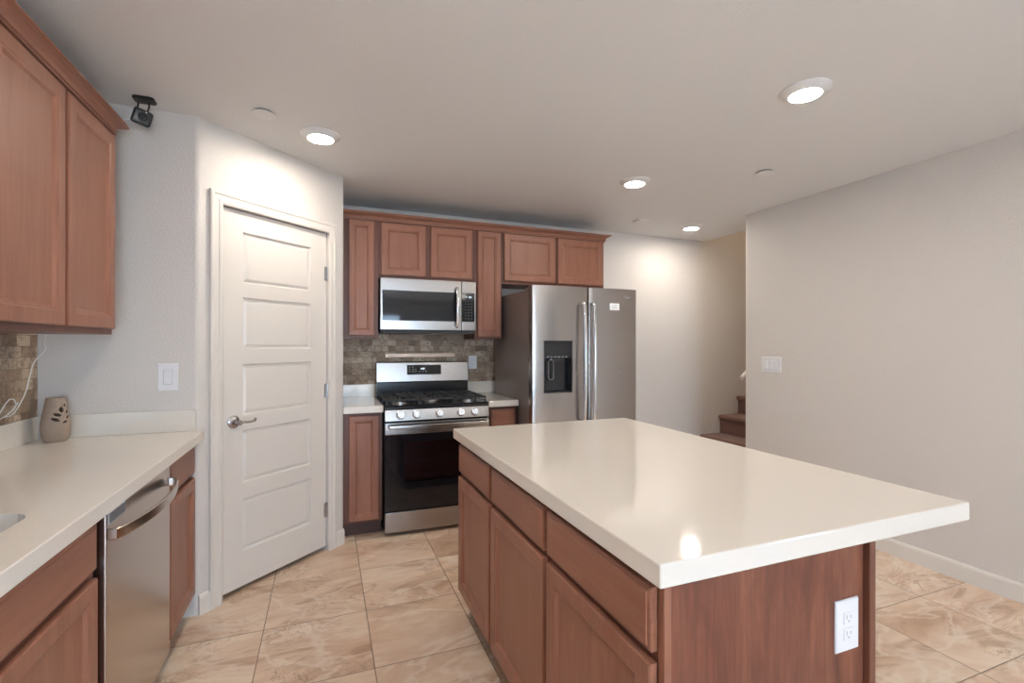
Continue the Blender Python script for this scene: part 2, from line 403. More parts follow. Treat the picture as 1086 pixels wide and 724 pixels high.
# patio outside, a block wall beyond, glazed doors and an added window
struct('patio', box(B(), -8, 10, -13, REAR-.14, -.16, -.06), M_PATIO)
def glazed(name, axis, p, a0, a1, z0, z1, mull):
    t = B(); f = .055
    def bb(c0, c1, e0, e1):
        if axis == 'y': box(t, c0, c1, p-.07, p-.02, e0, e1, .003)
        else: box(t, p-.07, p-.02, c0, c1, e0, e1, .003)
    bb(a0, a0+f, z0, z1); bb(a1-f, a1, z0, z1); bb(a0+f, a1-f, z0, z0+f); bb(a0+f, a1-f, z1-f, z1)
    for m_ in mull: bb(m_-f/2, m_+f/2, z0+f, z1-f)
    fr_ = struct(name, t, M_TRIM); t = B()
    if axis == 'y': box(t, a0+f, a1-f, p-.048, p-.042, z0+f, z1-f)
    else: box(t, p-.048, p-.042, a0+f, a1-f, z0+f, z1-f)
    mk('glass_pane', t, M_PANE, fr_)
glazed('door_1', 'y', REAR, -.35, 1.75, .02, 2.1, [.70])
glazed('window_added', 'x', RIGHT+.12, -4.3, -1.1, .2, 2.3, [-3.23, -2.17])  # right-hand window is added out of view to bring in more daylight

# ------------------------------------------------------------------ pantry door
pd = tag(link(bpy.data.objects.new('door_2', None), None, P0 + U*.476 + Vector((0, 0, .03))), 'white five-panel interior pantry door in the angled wall, closed', 'door'); pd['kind'] = 'structure'
t = B(); s0, s1, z0, z1, D0 = .129, .825, .032, 2.057, -.012
def wv(s, d, z): v = P0 + U*s + NN*d; return (v.x, v.y, z)
pz = [(1.677, 1.943), (1.319, 1.590), (.962, 1.228), (.594, .870), (.225, .497)]
wbox(t, s0, .245, D0-.035, D0, z0, z1); wbox(t, .706, s1, D0-.035, D0, z0, z1)
edges = [z1] + [e for a, b in pz for e in (b+.008, a-.008)] + [z0]
for k in range(0, len(edges), 2): wbox(t, .245, .706, D0-.035, D0, edges[k+1], edges[k])
for a, b in pz:
    loft(t, wv(.245, D0-.03, a-.008), U, NN, .461, b-a+.016, [(0, 0), (0, .030), (.003, .030), (.009, .017), (.014, .016), (.027, .0245), (.030, .025)])
bmesh.ops.remove_doubles(t, verts=t.verts, dist=.0002)
mk('door_panel', t, M_TRIM, pd)
# lever handle
t = B(); K = P0 + U*.195 + NN*D0 + Vector((0, 0, .927))
lathe(t, [(.0, .0), (.034, .0), (.034, .006), (.028, .012), (.013, .016), (.011, .045), (.014, .05), (.014, .06), (0, .062)], K, NN, 28)
pts = smoothpath([K+NN*.054, K+NN*.058+U*.02+Vector((0,0,.001)), K+NN*.058+U*.05+Vector((0,0,-.003)), K+NN*.055+U*.082+Vector((0,0,.000)), K+NN*.050+U*.094+Vector((0,0,.006)), K+NN*.046+U*.088+Vector((0,0,.011))])
sweep(t, pts, circ(.0055, 8, .0065)); tag(mk('lever_handle', t, M_NICKEL, pd, True), 'satin nickel curved lever handle')
for zz in (1.798, 1.04, .267):
    t = B(); v = P0 + U*.829 + NN*(D0+.006); lathe(t, [(0, zz-.048), (.0065, zz-.046), (.0065, zz+.046), (0, zz+.048)], (v.x, v.y, 0), (0,0,1), 12)
    wbox(t, .808, .829, D0, D0+.003, zz-.045, zz+.045); wbox(t, .829, .838, D0, D0+.003, zz-.045, zz+.045)
    tag(mk('hinge', t, M_NICKEL, pd, True), 'brushed metal hinge')
# casing with stepped profile
t = B(); cp = [(0, 0), (0, .012), (.008, .016), (.020, .016), (.024, .012), (.044, .012), (.048, .017), (.060, .019), (.066, .016), (.066, 0)]
inner = (.120, .834, 2.066); ring = []
def cpt(cnr, a, d):
    if cnr == 0: return wv(inner[0]-a, d, 0)
    if cnr == 1: return wv(inner[0]-a, d, inner[2]+a)
    if cnr == 2: return wv(inner[1]+a*.76, d, inner[2]+a)
    return wv(inner[1]+a*.76, d, 0)
R = [[t.verts.new(cpt(c, a-.004, d)) for a, d in cp] for c in range(4)]
for a, b in zip(R, R[1:]):
    for k in range(len(cp)): t.faces.new((a[k], a[(k+1) % len(cp)], b[(k+1) % len(cp)], b[k]))
t.faces.new(R[0]); t.faces.new(R[-1]); bmesh.ops.recalc_face_normals(t, faces=t.faces)
struct('trim_1', t, M_TRIM)

# ------------------------------------------------------------------ cabinets
def door_loops(fr=.055, t=.02): return [(0, 0), (0, t-.004), (.004, t), (fr-.010, t), (fr-.004, t-.003), (fr, t-.003), (fr+.009, t-.012)]
DRAWER = [(0, 0), (0, .014), (.004, .017), (.010, .018), (.012, .020)]
GRP = 'reddish brown wooden kitchen cabinets'
def cabinet(name, label, cat, org, ax, n, width, depth, z0, z1, doors=(), drawers=(), kick=True, axisw=None, group=None):
    """org = face frame lower left corner (x,y) on the face plane; doors/drawers = (a0,a1,z0,z1[,frame])"""
    ax = Vector(ax); n = Vector(n); O = Vector((org[0], org[1], 0))
    c = O + ax*width/2 - n*depth/2
    th = thing(name, (c.x, c.y, 0 if kick else z0), label, cat, group)
    def P(a, d): v = O + ax*a + n*d; return (v.x, v.y)
    zb = .105 if kick else z0
    t = prism(B(), [P(.0008, 0), P(width-.0008, 0), P(width-.0008, -depth), P(.0008, -depth)], zb, z1)
    if name == 'sink_base_cabinet': pass
    mk('cabinet_body', t, M_FRAME_SHADED, th)
    if kick:
        mk('toe_kick', prism(B(), [P(.001, -.07), P(width-.001, -.07), P(width-.001, -depth), P(.001, -depth)], 0, .1045), M_KICK, th)
    for dd in doors:
        a0, a1, b0, b1 = dd[:4]; fr = dd[4] if len(dd) > 4 else .055
        v = O + ax*a0 + n*.0005; mk('door', loft(B(), (v.x, v.y, b0), ax, n, a1-a0, b1-b0, door_loops(fr)), M_WOOD, th)
    for a0, a1, b0, b1 in drawers:
        v = O + ax*a0 + n*.0005; mk('drawer', loft(B(), (v.x, v.y, b0), ax, n, a1-a0, b1-b0, DRAWER), axisw or M_WOODY, th)
    return th
# left run (faces +X): a runs along +Y
LX = -.612
def leftcab(label, y0, y1, doors, drawers, name='base_cabinet'):
    return cabinet(name, label, 'cabinet', (LX, y0), (0,1,0), (1,0,0), y1-y0, .595, 0, .868,
                   [(a-y0, b-y0, .122, .687) for a, b in doors], [(a-y0, b-y0, .712, .841) for a, b in drawers])
leftcab('narrow base cabinet between the dishwasher and the end wall', 2.332, 2.764, [(2.342, 2.738)], [(2.342, 2.738)])
c_ = leftcab('wooden sink base cabinet left of the dishwasher, under the sink', .770, 1.690, [(.790, 1.215), (1.236, 1.668)], [(.790, 1.668)], 'sink_base_cabinet')
sb = [k for k in c_.children if k.name.startswith('cabinet_body')][0]
cut(sb, box(B(), -1.15, -.63, .82, 1.64, .5, 1.0))
# island (faces -X): a runs along -Y
IX = .634; IY0 = .785; IYE = 2.322; IXE = 1.238
isl = [(.803, 1.295), (1.322, 1.808), (1.838, 2.305)]; cuts_ = [.806-.003, 1.309, 1.823, IYE]
lab = ['island base cabinet nearest the camera, beside the outlet end panel', 'middle base cabinet of the island, between its two neighbours', 'island base cabinet farthest away, nearest the range']
for k, (a, b) in enumerate(isl):
    y0, y1 = cuts_[k], cuts_[k+1]
    cabinet('island_cabinet', lab[k], 'cabinet', (IX, y1), (0,-1,0), (-1,0,0), y1-y0, IXE-IX, 0, .870,
            [(y1-b, y1-max(a, y0+.001) if k == 0 else y1-a, .128, .690)], [(y1-b, y1-max(a, y0+.001) if k == 0 else y1-a, .713, .846)])
# island end panel and back panel
ep = thing('island_end_panel', (.95, .794, 0), 'dark grained wood end panel of the island, facing the camera', 'panel')
mk('panel', box(B(), IX+.018, 1.243, .789, .802, .0, .870), M_PANEL, ep)
mk('corner_stile', box(B(), IX, IX+.018, IY0-.002, .802, 0, .870, .002), M_WOOD, ep)
mk('end_post', box(B(), 1.2435, 1.266, IY0-.012, .822, 0, .870, .002), M_FRAME_SHADED, ep)
tag(mk('island_back_panel', box(B(), 1.2435, 1.262, .823, IYE, 0, .870), M_PANEL, None, base=True), 'dark wood back panel of the island under the overhang', 'panel')

# back run (faces -Y): a runs along +X
def backcab(label, x0, x1, doors, drawers):
    return cabinet('base_cabinet', label, 'cabinet', (x0, 3.471), (1,0,0), (0,-1,0), x1-x0, .615, 0, .868,
                   [(a-x0, b-x0, c, d, f) for a, b, c, d, f in doors], [(a-x0, b-x0, c, d) for a, b, c, d in drawers], axisw=M_WOODX)
backcab('narrow single-door base cabinet left of the range', .114, .372, [(.150, .349, .122, .848, .045)], [])
backcab('narrow base cabinet with a drawer between the range and the refrigerator', 1.156, 1.390, [(1.176, 1.372, .128, .690, .045)], [(1.176, 1.372, .715, .843)])
def wallcab(label, x0, x1, z0, doors, name='wall_cabinet'):
    return cabinet(name, label, 'cabinet', (x0, 3.757), (1,0,0), (0,-1,0), x1-x0, .329, z0, 2.285,
                   [(a-x0, b-x0, c, d, f) for a, b, c, d, f in doors], [], kick=False, axisw=M_WOODX)
wallcab('tall narrow wall cabinet left of the microwave', .114, .372, 1.388, [(.158, .342, 1.408, 2.270, .045)])
wallcab('two-door wall cabinet directly above the microwave', .372, 1.135, 1.848, [(.390, .731, 1.870, 2.268, .055), (.770, 1.110, 1.870, 2.268, .055)])
wallcab('tall narrow wall cabinet between the microwave and the refrigerator', 1.135, 1.371, 1.388, [(1.157, 1.355, 1.405, 2.268, .045)])
wallcab('two-door wall cabinet above the refrigerator', 1.371, 2.358, 1.850, [(1.388, 1.859, 1.874, 2.270, .055), (1.886, 2.343, 1.874, 2.270, .055)])
# crown mouldings
CR = [(0, 0), (.012, 0), (.012, .005), (.007, .008), (.007, .012), (.015, .014), (.016, .019), (.011, .022), (.016, .030), (.034, .040), (.044, .043), (.044, .047), (.050, .048), (.050, .056), (.0, .056)]
def crown(path, nrm, z, parent=None, name='crown_moulding'):
    t = B(); R = []
    for (x, y), (nx, ny) in zip(path, nrm): R.append([t.verts.new((x+nx*a, y+ny*a, z+b)) for a, b in CR])
    m_ = len(CR)
    for a, b in zip(R, R[1:]):
        for k in range(m_): t.faces.new((a[k], a[(k+1) % m_], b[(k+1) % m_], b[k]))
    t.faces.new(R[0]); t.faces.new(R[-1]); bmesh.ops.recalc_face_normals(t, faces=t.faces)
    return mk(name, t, M_WOODX if parent is None else M_WOODY, parent)
tag(crown([(.114, 3.755), (2.360, 3.755), (2.360, BACK-.001)], [(0, -1), (1, -1), (1, 0)], 2.277),
    'brown crown moulding running along the tops of the back wall cabinets', 'moulding')
# left wall cabinet (faces +X)
wcl = cabinet('wall_cabinet', 'large wall cabinet with two tall doors above the left counter', 'cabinet', (-.882, 1.730), (0,1,0), (1,0,0), .880, .326, 1.382, 2.285,
              [(.020, .432, 1.406, 2.252, .058), (.460, .864, 1.406, 2.252, .058)], [], kick=False)
crown([(-.881, 1.730), (-.881, 2.6115), (LEFT+.001, 2.6115)], [(1, 0), (1, 1), (0, 1)], 2.268, wcl)
mk('end_panel', box(B(), -1.208, -.882, 2.6115, 2.616, 1.382, 2.268), M_FRAME_SHADED, wcl)
for o in list(COL.objects):
    if o.name.startswith('wall_cabinet') and o.type == 'EMPTY': pass
wc2 = cabinet('wall_cabinet', 'wall cabinet farther along the left wall, beside the camera', 'cabinet', (-.882, .900), (0,1,0), (1,0,0), .829, .326, 1.382, 2.285,
              [(.020, .405, 1.406, 2.252, .058), (.424, .809, 1.406, 2.252, .058)], [], kick=False)
crown([(-.881, .9), (-.881, 1.7295)], [(1, 0), (1, 0)], 2.268, wc2)

# ------------------------------------------------------------------ worktops
ct = thing('countertop', (-.88, 1.75, .868), 'long cream quartz countertop along the left wall', 'countertop')
o = mk('slab', prism(B(), [(LEFT+.001, .18), (-.560, .18), (-.560, END-.001), (LEFT+.001, END-.001)], .8685, .915, .003), M_QUARTZ, ct)
SK = (-1.08, -.682, .86, 1.575)
c = B(); prism(c, rrect(*SK, .07), .80, .95); cut(o, c)
mk('backsplash_strip', box(B(), LEFT+.001, LEFT+.021, .18, END-.022, .9152, 1.018, .002), M_QUARTZ, ct)
mk('backsplash_strip', box(B(), LEFT+.001, -.594, END-.0215, END-.001, .9152, 1.018, .002), M_QUARTZ, ct)
leftcab('base cabinet at the near end of the left run, beside the camera', .18, .768, [(.2, .748)], [(.2, .748)])
# sink
sk = thing('kitchen_sink', (-.88, 1.21, .66), 'undermount stainless steel sink in the left countertop', 'sink')
t = B(); outer = rrect(SK[0]-.012, SK[1]+.012, SK[2]-.012, SK[3]+.012, .08); top = rrect(*SK, .07); bot = rrect(SK[0]+.02, SK[1]-.02, SK[2]+.02, SK[3]-.02, .06); und = rrect(SK[0]+.018, SK[1]-.018, SK[2]+.018, SK[3]-.018, .06)
R = [[t.verts.new((x, y, z)) for x, y in p] for p, z in ((outer, .862), (outer, .8675), (top, .8675), (bot, .67), (und, .665), (outer, .862))][:5]
for a, b in zip(R, R[1:]):
    if a is R[3]: continue
    for k in range(len(a)): t.faces.new((a[k], a[(k+1) % len(a)], b[(k+1) % len(a)], b[k]))
t.faces.new(R[3]); mk('bowl', t, M_STEELY, sk, True)
for v in R[:0]: pass
t = B(); lathe(t, [(0, .671), (.042, .671), (.045, .675), (.03, .676), (.028, .673), (0, .673)], (-.88, 1.21, 0)); mk('drain', t, M_CHROME, sk, True)
# island top
tag(mk('island_countertop', prism(B(), [(.598, .750), (1.615, .750), (1.615, 2.347), (.598, 2.347)], .8705, .919, .004), M_QUARTZ, None, base=True), 'large cream quartz island countertop with a seating overhang on the right', 'countertop')
# back counters
for nm, x0, x1 in (('small cream quartz countertop left of the range', .112, .3755), ('small cream quartz countertop between the range and the refrigerator', 1.151, 1.392)):
    t_ = thing('countertop', ((x0+x1)/2, 3.75, .868), nm, 'countertop')
    if x0 < .2:
        mk('slab', prism(B(), [(x0+.001, 3.425), (x1, 3.425), (x1, BACK-.001), (x0+.001, BACK-.001)], .8685, .915, .003), M_QUARTZ, t_)
    else: mk('slab', box(B(), x0, x1, 3.425, BACK-.001, .8685, .915, .003), M_QUARTZ, t_)
    mk('backsplash_strip', box(B(), x0+.001, x1, BACK-.021, BACK-.001, .9152, 1.015, .002), M_QUARTZ, t_)
# mosaic backsplashes
struct('trim_2', box(box(B(), .1125, 1.440, BACK-.009, BACK-.0005, 1.0155, 1.387), .373, 1.134, BACK-.009, BACK-.0005, 1.387, 1.4395), M_SPLX)
struct('trim_3', box(B(), LEFT+.0005, LEFT+.009, .18, END-.001, 1.0185, 1.381), M_SPLY)

# ------------------------------------------------------------------ dishwasher
dw = thing('dishwasher', (-.9, 2.01, 0), 'stainless steel dishwasher under the left countertop', 'dishwasher')
mk('body', box(B(), -1.19, -.622, 1.708, 2.328, .03, .862), M_DARK, dw)
mk('door_panel', box(B(), -.6215, -.590, 1.713, 2.322, .085, .857, .005), M_STEELY, dw, True)
mk('toe_kick', box(B(), -.70, -.66, 1.715, 2.322, 0, .0295), M_DARK, dw)
t = B(); ys = [1.728 + (2.308-1.728)*k/24 for k in range(25)]
pts = [(-.578 + .052*math.sin(math.pi*(k/24))**.55 if 0 < k < 24 else -.578, y, .795) for k, y in enumerate(ys)]
pts = [(-.588, ys[0], .784)] + [(-.572 + .048*math.sin(math.pi*min(1, max(0, k/24)))**.7, y, .784) for k, y in enumerate(ys)] + [(-.588, ys[-1], .784)]
sweep(t, pts, rrect(-.006, .006, -.017, .017, .005, 3)); mk('handle', t, M_STEELY, dw, True)
vt = mk('vent_badge', box(B(), -.5897, -.5885, 1.726, 1.850, .812, .846), M_GREYP, dw)
for k in range(4): mk('vent_slot', box(B(), -.5884, -.5880, 1.732, 1.844, .817+k*.007, .8205+k*.007), M_DARK, vt)

# ------------------------------------------------------------------ range
rg = thing('gas_range', (.762, 3.73, 0), 'stainless steel gas range with black oven door against the back wall', 'stove')
RX0, RX1 = .3825, 1.1415; RF = 3.395
body = mk('body', box(B(), RX0, RX1, 3.44, 4.06, .035, .884), M_ENAMEL, rg)
cut(body, box(B(), .45, 1.07, 3.40, 3.90, .25, .70))
ov = B(); box(ov, .449, 1.071, 3.898, 3.90, .25, .70); box(ov, .4505, .4525, 3.442, 3.898, .25, .70); box(ov, 1.0675, 1.0695, 3.442, 3.898, .25, .70); box(ov, .4525, 1.0675, 3.442, 3.898, .2505, .2525)
mk('oven_liner', ov, M_OVEN, rg)
for zz in (.40, .50):
    t = B(); box(t, .456, 1.064, 3.455, 3.461, zz, zz+.006)
    box(t, .456, 1.064, 3.885, 3.891, zz, zz+.006)
    for k in range(15):
        x = .475 + k*.0407; sweep(t, [(x, 3.456, zz+.005), (x, 3.89, zz+.005)], circ(.002, 6))
    mk('oven_rack', t, M_GREYP, rg)
for x in (.43, 1.09):
    for y in (3.50, 4.0): mk('foot', lathe(B(), [(0, 0), (.018, 0), (.018, .006), (.008, .01), (.008, .0348), (0, .0348)], (x, y, 0), seg=16), M_DARK, rg)
mk('storage_drawer', box(B(), RX0+.001, RX1-.001, RF, 3.4395, .030, .172, .005), M_STEELX, rg, True)
od = mk('oven_door', box(B(), RX0+.001, RX1-.001, RF+.002, 3.4390, .178, .711, .003), M_BLACK, rg)
cut(od, box(B(), .517, .999, 3.3, 3.5, .372, .655))
mk('oven_window', box(B(), .5172, .9988, RF+.006, RF+.011, .3722, .6548), M_TINT, od)
trm = mk('door_trim', box(B(), RX0+.001, RX1-.001, RF, 3.4390, .712, .793, .004), M_STEELX, od, True)
t = B(); hz_ = .770
pts = [(RX0+.03, RF+.001, hz_), (RX0+.03, RF-.03, hz_)] + [(RX0+.03 + (RX1-RX0-.06)*k/16, RF-.045-.012*math.sin(math.pi*k/16), hz_) for k in range(17)] + [(RX1-.03, RF-.03, hz_), (RX1-.03, RF+.001, hz_)]
sweep(t, pts, rrect(-.009, .009, -.014, .014, .007, 3)); mk('handle', t, M_STEELX, od, True)
cpn = mk('control_panel', prism(B(), [(RF, .806), (RF+.014, .884), (3.4398, .884), (3.4398, .806)], RX0+.0005, RX1-.0005, axis='x', bev=.003), M_STEELX, rg, True)
kn_n = Vector((0, -.984, .177))
for kx in (.489, .601, .767, .924, 1.030):
    c0 = Vector((kx, RF+.007, .846)) + kn_n*.0006
    t = B(); lathe(t, [(0, 0), (.030, 0), (.030, .003), (.0265, .005), (.0255, .022), (.023, .025), (0, .025)], c0, kn_n, 28)
    kb = mk('knob', t, M_CHROME, rg, True)
    t = B(); upv = Vector((0, .177, .984)); c1 = c0 + kn_n*.0305
    sweep(t, [c1 - upv*.019 + Vector((.006, 0, 0)), c1 + upv*.019 - Vector((.004, 0, 0))], rrect(-.0045, .0045, -.0052, .0052, .002, 2), up=kn_n); mk('grip', t, M_CHROME, kb, True)
    t = B(); sweep(t, [c0 + kn_n*.0258 + Vector((math.cos(a)*.0195, 0, 0)) + upv*math.sin(a)*.0195 for a in [math.radians(200+ 14*i) for i in range(9)]], circ(.0012, 5)); mk('mark', t, M_DARK, kb)
mk('cooktop', prism(B(), [(RF+.006, .8845), (RF+.006, .902), (RF+.024, .911), (3.975, .911), (3.975, .8845)], RX0, RX1, axis='x', bev=.003), M_ENAMEL, rg, True)
burn = [(.505, 3.54, .045), (.505, 3.83, .035), (.762, 3.685, .05), (1.020, 3.54, .04), (1.020, 3.83, .038)]
for x, y, r in burn:
    t = lathe(B(), [(0, .9112), (r+.012, .9112), (r+.012, .914), (r, .917), (r, .926), (0, .926)], (x, y, 0)); bb = mk('burner', t, M_BURN, rg, True)
    mk('burner_cap', lathe(B(), [(0, .9262), (r-.004, .9262), (r-.002, .931), (r-.008, .934), (0, .935)], (x, y, 0)), M_IRON, bb, True)
gx = [RX0+.012, .632, .892, RX1-.012]
for k in range(3):
    t = B(); a, b = gx[k]+.003, gx[k+1]-.003; y0, y1 = 3.43, 3.955; zt = .948; pr = rrect(-.005, .005, -.0065, .0065, .002, 1)
    sweep(t, rrect_ := [(x, y, zt) for x, y in rrect(a, b, y0, y1, .012, 3)], pr, closed=True)
    xm = (a+b)/2
    for yy in (3.54, 3.685, 3.83): sweep(t, [(a, yy, zt), (xm-.022, yy, zt)], pr); sweep(t, [(xm+.022, yy, zt), (b, yy, zt)], pr)
    sweep(t, [(xm, y0, zt), (xm, 3.52, zt)], pr); sweep(t, [(xm, 3.56, zt), (xm, 3.665, zt)], pr); sweep(t, [(xm, 3.705, zt), (xm, 3.81, zt)], pr); sweep(t, [(xm, 3.85, zt), (xm, y1, zt)], pr)
    for x in (a+.004, b-.004):
        for y in (y0+.01, 3.6855, y1-.01): box(t, x-.005, x+.005, y-.006, y+.006, .9112, .944)
    mk('grate', t, M_IRON, rg)
mk('rear_riser', box(B(), RX0, RX1, 3.977, 4.062, .8845, 1.028), M_ENAMEL, rg)
bgd = mk('backguard', prism(B(), [(3.996, 1.028), (3.970, 1.036), (3.985, 1.192), (3.995, 1.199), (4.062, 1.199), (4.062, 1.028)], RX0-.001, RX1+.003, axis='x', bev=.003), M_STEELX, rg, True)
dsp = mk('display_panel', prism(B(), [(3.9755, 1.092), (3.9724, 1.092), (3.9802, 1.172), (3.983, 1.172)], .624, .908, axis='x'), M_BLACK, bgd)
def dy(z): return 3.9725 + (z-1.098)*.095
t = B()
for r_, row in enumerate(((.640, .665), (.640, .668, .690), (.640, .668, .690, .722, .748, .775))):
    for x in row: z = 1.151-r_*.017; mk('key_mark', box(B(), x, x+.010, dy(z)-.0008, dy(z)-.0002, z, z+.004), M_GREYP, dsp)
t = B(); z = 1.134; box(t, .738, .742, dy(z)-.0008, dy(z)-.0002, z, z+.013); 
for x in (.748, .760): 
    box(t, x, x+.002, dy(z)-.0008, dy(z)-.0002, z, z+.013); box(t, x+.006, x+.008, dy(z)-.0008, dy(z)-.0002, z, z+.013)
    for zz in (z, z+.0055, z+.011): box(t, x+.002, x+.006, dy(z)-.0008, dy(z)-.0002, zz, zz+.002)
mk('clock_digits', t, M_CLOCK, dsp)

# bar fixed on the mosaic above the range
hb = thing('wall_bar', (.747, 4.06, 1.25), 'slim horizontal metal bar on the mosaic behind the range', 'bar')
mk('rail', box(B(), .455, 1.040, 4.040, 4.060, 1.232, 1.268, .004), steel('warm_steel', (.40, .30, .235), .42), hb, True)
for x in (.47, 1.025): mk('end_bracket', box(B(), x-.012, x+.012, 4.0605, 4.0775, 1.236, 1.264), M_DARK, hb)

# ------------------------------------------------------------------ microwave
mw = thing('microwave', (.7535, 3.89, 1.44), 'stainless over-the-range microwave under the wall cabinets', 'microwave')
MX0, MX1, MZ0, MZ1, MF = .380, 1.129, 1.440, 1.844, 3.692
mk('body', box(B(), MX0+.003, MX1-.003, 3.735, BACK-.001, MZ0+.002, MZ1), M_DARK, mw)
mdr = mk('door', box(B(), MX0, 1.009, MF, 3.7345, MZ0+.012, MZ1, .005), M_STEELX, mw, True)
cut(mdr, box(B(), .396, .984, 3.6, MF+.004, 1.522, 1.752))
wn_ = mk('window', box(B(), .3965, .9835, MF+.0005, MF+.0039, 1.5225, 1.7515), M_WINGREY, mdr)
cpm = mk('control_panel', box(B(), 1.0115, MX1, MF, 3.7345, MZ0+.012, MZ1, .005), M_STEELX, mw, True)
cut(cpm, box(B(), 1.0, 1.114, 3.6, MF+.004, 1.522, 1.752))
gl_ = mk('keypad', box(B(), 1.013, 1.1135, MF+.0005, MF+.0038, 1.5225, 1.7515), M_BLACK, cpm)
t = B(); yk = MF+.0002
for r_ in range(7):
    for c in range(3):
        x = 1.036+c*.026; z = 1.686-r_*.0235; box(t, x, x+.007, yk-.0004, yk, z, z+.005)
mk('key_marks', t, plain('dim_key_print', (.16, .17, .19), .5), gl_)
t = B(); z = 1.713
for x, k in ((1.040, 1), (1.056, 0), (1.068, 8), (1.080, 8)):
    if k == 1: box(t, x+.004, x+.0055, yk-.0004, yk, z, z+.014)
    elif k == 0: box(t, x-.002, x, yk-.0004, yk, z+.003, z+.005); box(t, x-.002, x, yk-.0004, yk, z+.009, z+.011)
    else:
        for zz in (z, z+.006, z+.012): box(t, x, x+.008, yk-.0004, yk, zz, zz+.002)
        box(t, x, x+.0015, yk-.0004, yk, z, z+.014); box(t, x+.0065, x+.008, yk-.0004, yk, z, z+.014)
mk('clock_digits', t, M_CLOCK, gl_)
t = B(); pts = [(.966, MF+.001, 1.478), (.966, MF-.022, 1.480)] + [(.966, MF-.030-.020*math.sin(math.pi*k/14), 1.487+.292*k/14) for k in range(15)] + [(.966, MF-.022, 1.786), (.966, MF+.001, 1.788)]
sweep(t, pts, rrect(-.011, .011, -.007, .007, .005, 3), up=(0, 1, 0)); mk('handle', t, M_CHROME, mdr, True)
mk('bottom_vent', box(B(), MX0+.02, MX1-.02, 3.70, 3.98, MZ0-.012, MZ0+.0015), M_DARK, mw)

# ------------------------------------------------------------------ refrigerator
fg = thing('refrigerator', (1.85, 3.6, 0), 'stainless French door refrigerator with water dispenser beside the back cabinets', 'refrigerator')
FX0, FX1 = 1.398, 2.303; SP = 1.866; FT = 1.776; FF = 3.170
mk('body', box(B(), FX0+.006, FX1-.006, 3.262, 4.02, .03, 1.752, .004), M_GREY, fg)
mk('toe_grille', box(B(), FX0+.02, FX1-.02, 3.25, 3.2615, .03, .09), M_DARK, fg)
for x in (FX0+.06, FX1-.06):
    mk('foot', box(B(), x-.02, x+.02, 3.30, 3.34, 0, .0295), M_DARK, fg)
    mk('foot', box(B(), x-.02, x+.02, 3.90, 3.94, 0, .0295), M_DARK, fg)
def fdoor(x0, x1, z0, z1, name, bow=.016):
    n = 14; poly = []
    for k in range(n+1):
        u_ = k/n; x = x0+.006 + (x1-x0-.012)*u_; poly.append((x, FF + bow*(2*u_-1)**2*1.0))
    poly = [(x0, 3.245), (x0, FF+bow+.010), (x0+.002, FF+bow+.004)] + poly + [(x1-.002, FF+bow+.004), (x1, FF+bow+.010), (x1, 3.245)]
    return mk(name, prism(B(), poly, z0, z1), M_STEELF, fg, True)
dl = fdoor(FX0, SP-.003, .700, FT, 'door'); dr = fdoor(SP+.003, FX1, .700, FT, 'door'); fz_ = fdoor(FX0, FX1, .095, .690, 'freezer_drawer', .012)
mk('door_seal', box(B(), FX0+.012, FX1-.012, 3.2455, 3.2615, .10, 1.750), M_DARK, fg)
DX0, DX1, DZ0, DZ1 = 1.488, 1.722, .984, 1.371
cut(dl, box(B(), DX0, DX1, 3.1, 3.235, DZ0, DZ1))
ds = mk('water_dispenser', B_ := box(B(), DX0, DX1, 3.230, 3.2348, DZ0, DZ1), M_BLACK, dl)
t = B(); y0 = FF+.001
box(t, DX0+.0003, DX0+.006, y0, 3.2298, DZ0, DZ1); box(t, DX1-.006, DX1-.0003, y0, 3.2298, DZ0, DZ1)
box(t, DX0+.006, DX1-.006, y0, 3.2298, DZ1-.006, DZ1-.0003); box(t, DX0+.006, DX1-.006, y0-.004, 3.2298, DZ0+.0003, DZ0+.010)
mk('surround', t, M_BLACKP, ds)
cpx = mk('touch_panel', box(B(), DX0+.0062, DX1-.0062, FF+.003, 3.2295, 1.240, DZ1-.0065), M_BLACK, ds)
t = B()
for k in range(6): box(t, DX0+.024+k*.030, DX0+.040+k*.030, FF+.0018, FF+.0028, 1.2485, 1.2535)
mk('icon_marks', t, M_GREYP, cpx)
t = B(); xx, zz = DX0+.072, 1.155
sweep(t, [(a, 3.205, b) for a, b in rrect(xx-.020, xx+.020, zz-.072, zz+.072, .012, 4)], circ(.003, 6), up=(0, 1, 0), closed=True); box(t, xx-.004, xx+.004, 3.205, 3.2295, zz+.073, zz+.084)
mk('paddle', t, M_NICKEL, ds, True)
def fhandle(par, x, zb, zt):
    t = B(); n = 16
    pts = [(x, FF+.004, zb), (x, FF-.030, zb+.004)] + [(x, FF-.040-.018*math.sin(math.pi*k/n), zb+.018+(zt-zb-.036)*k/n) for k in range(n+1)] + [(x, FF-.030, zt-.004), (x, FF+.004, zt)]
    sweep(t, pts, rrect(-.012, .012, -.008, .008, .006, 3), up=(0, 1, 0)); return mk('handle', t, M_CHROME, par, True)
fhandle(dl, 1.806, .765, 1.655); fhandle(dr, 1.888, .765, 1.655)
t = B(); n = 16
sweep(t, [(FX0+.06, FF+.012, .615), (FX0+.064, FF-.03, .615)] + [(FX0+.07+(FX1-FX0-.14)*k/n, FF-.04-.018*math.sin(math.pi*k/n), .615) for k in range(n+1)] + [(FX1-.064, FF-.03, .615), (FX1-.06, FF+.012, .615)], rrect(-.008, .008, -.012, .012, .006, 3)); mk('handle', t, M_CHROME, fz_, True)
for x in (FX0+.05, FX1-.05): mk('hinge_cover', box(B(), x-.03, x+.03, 3.265, 3.36, 1.7525, 1.771, .004), M_GREY, fg)
yy = FF+.0032
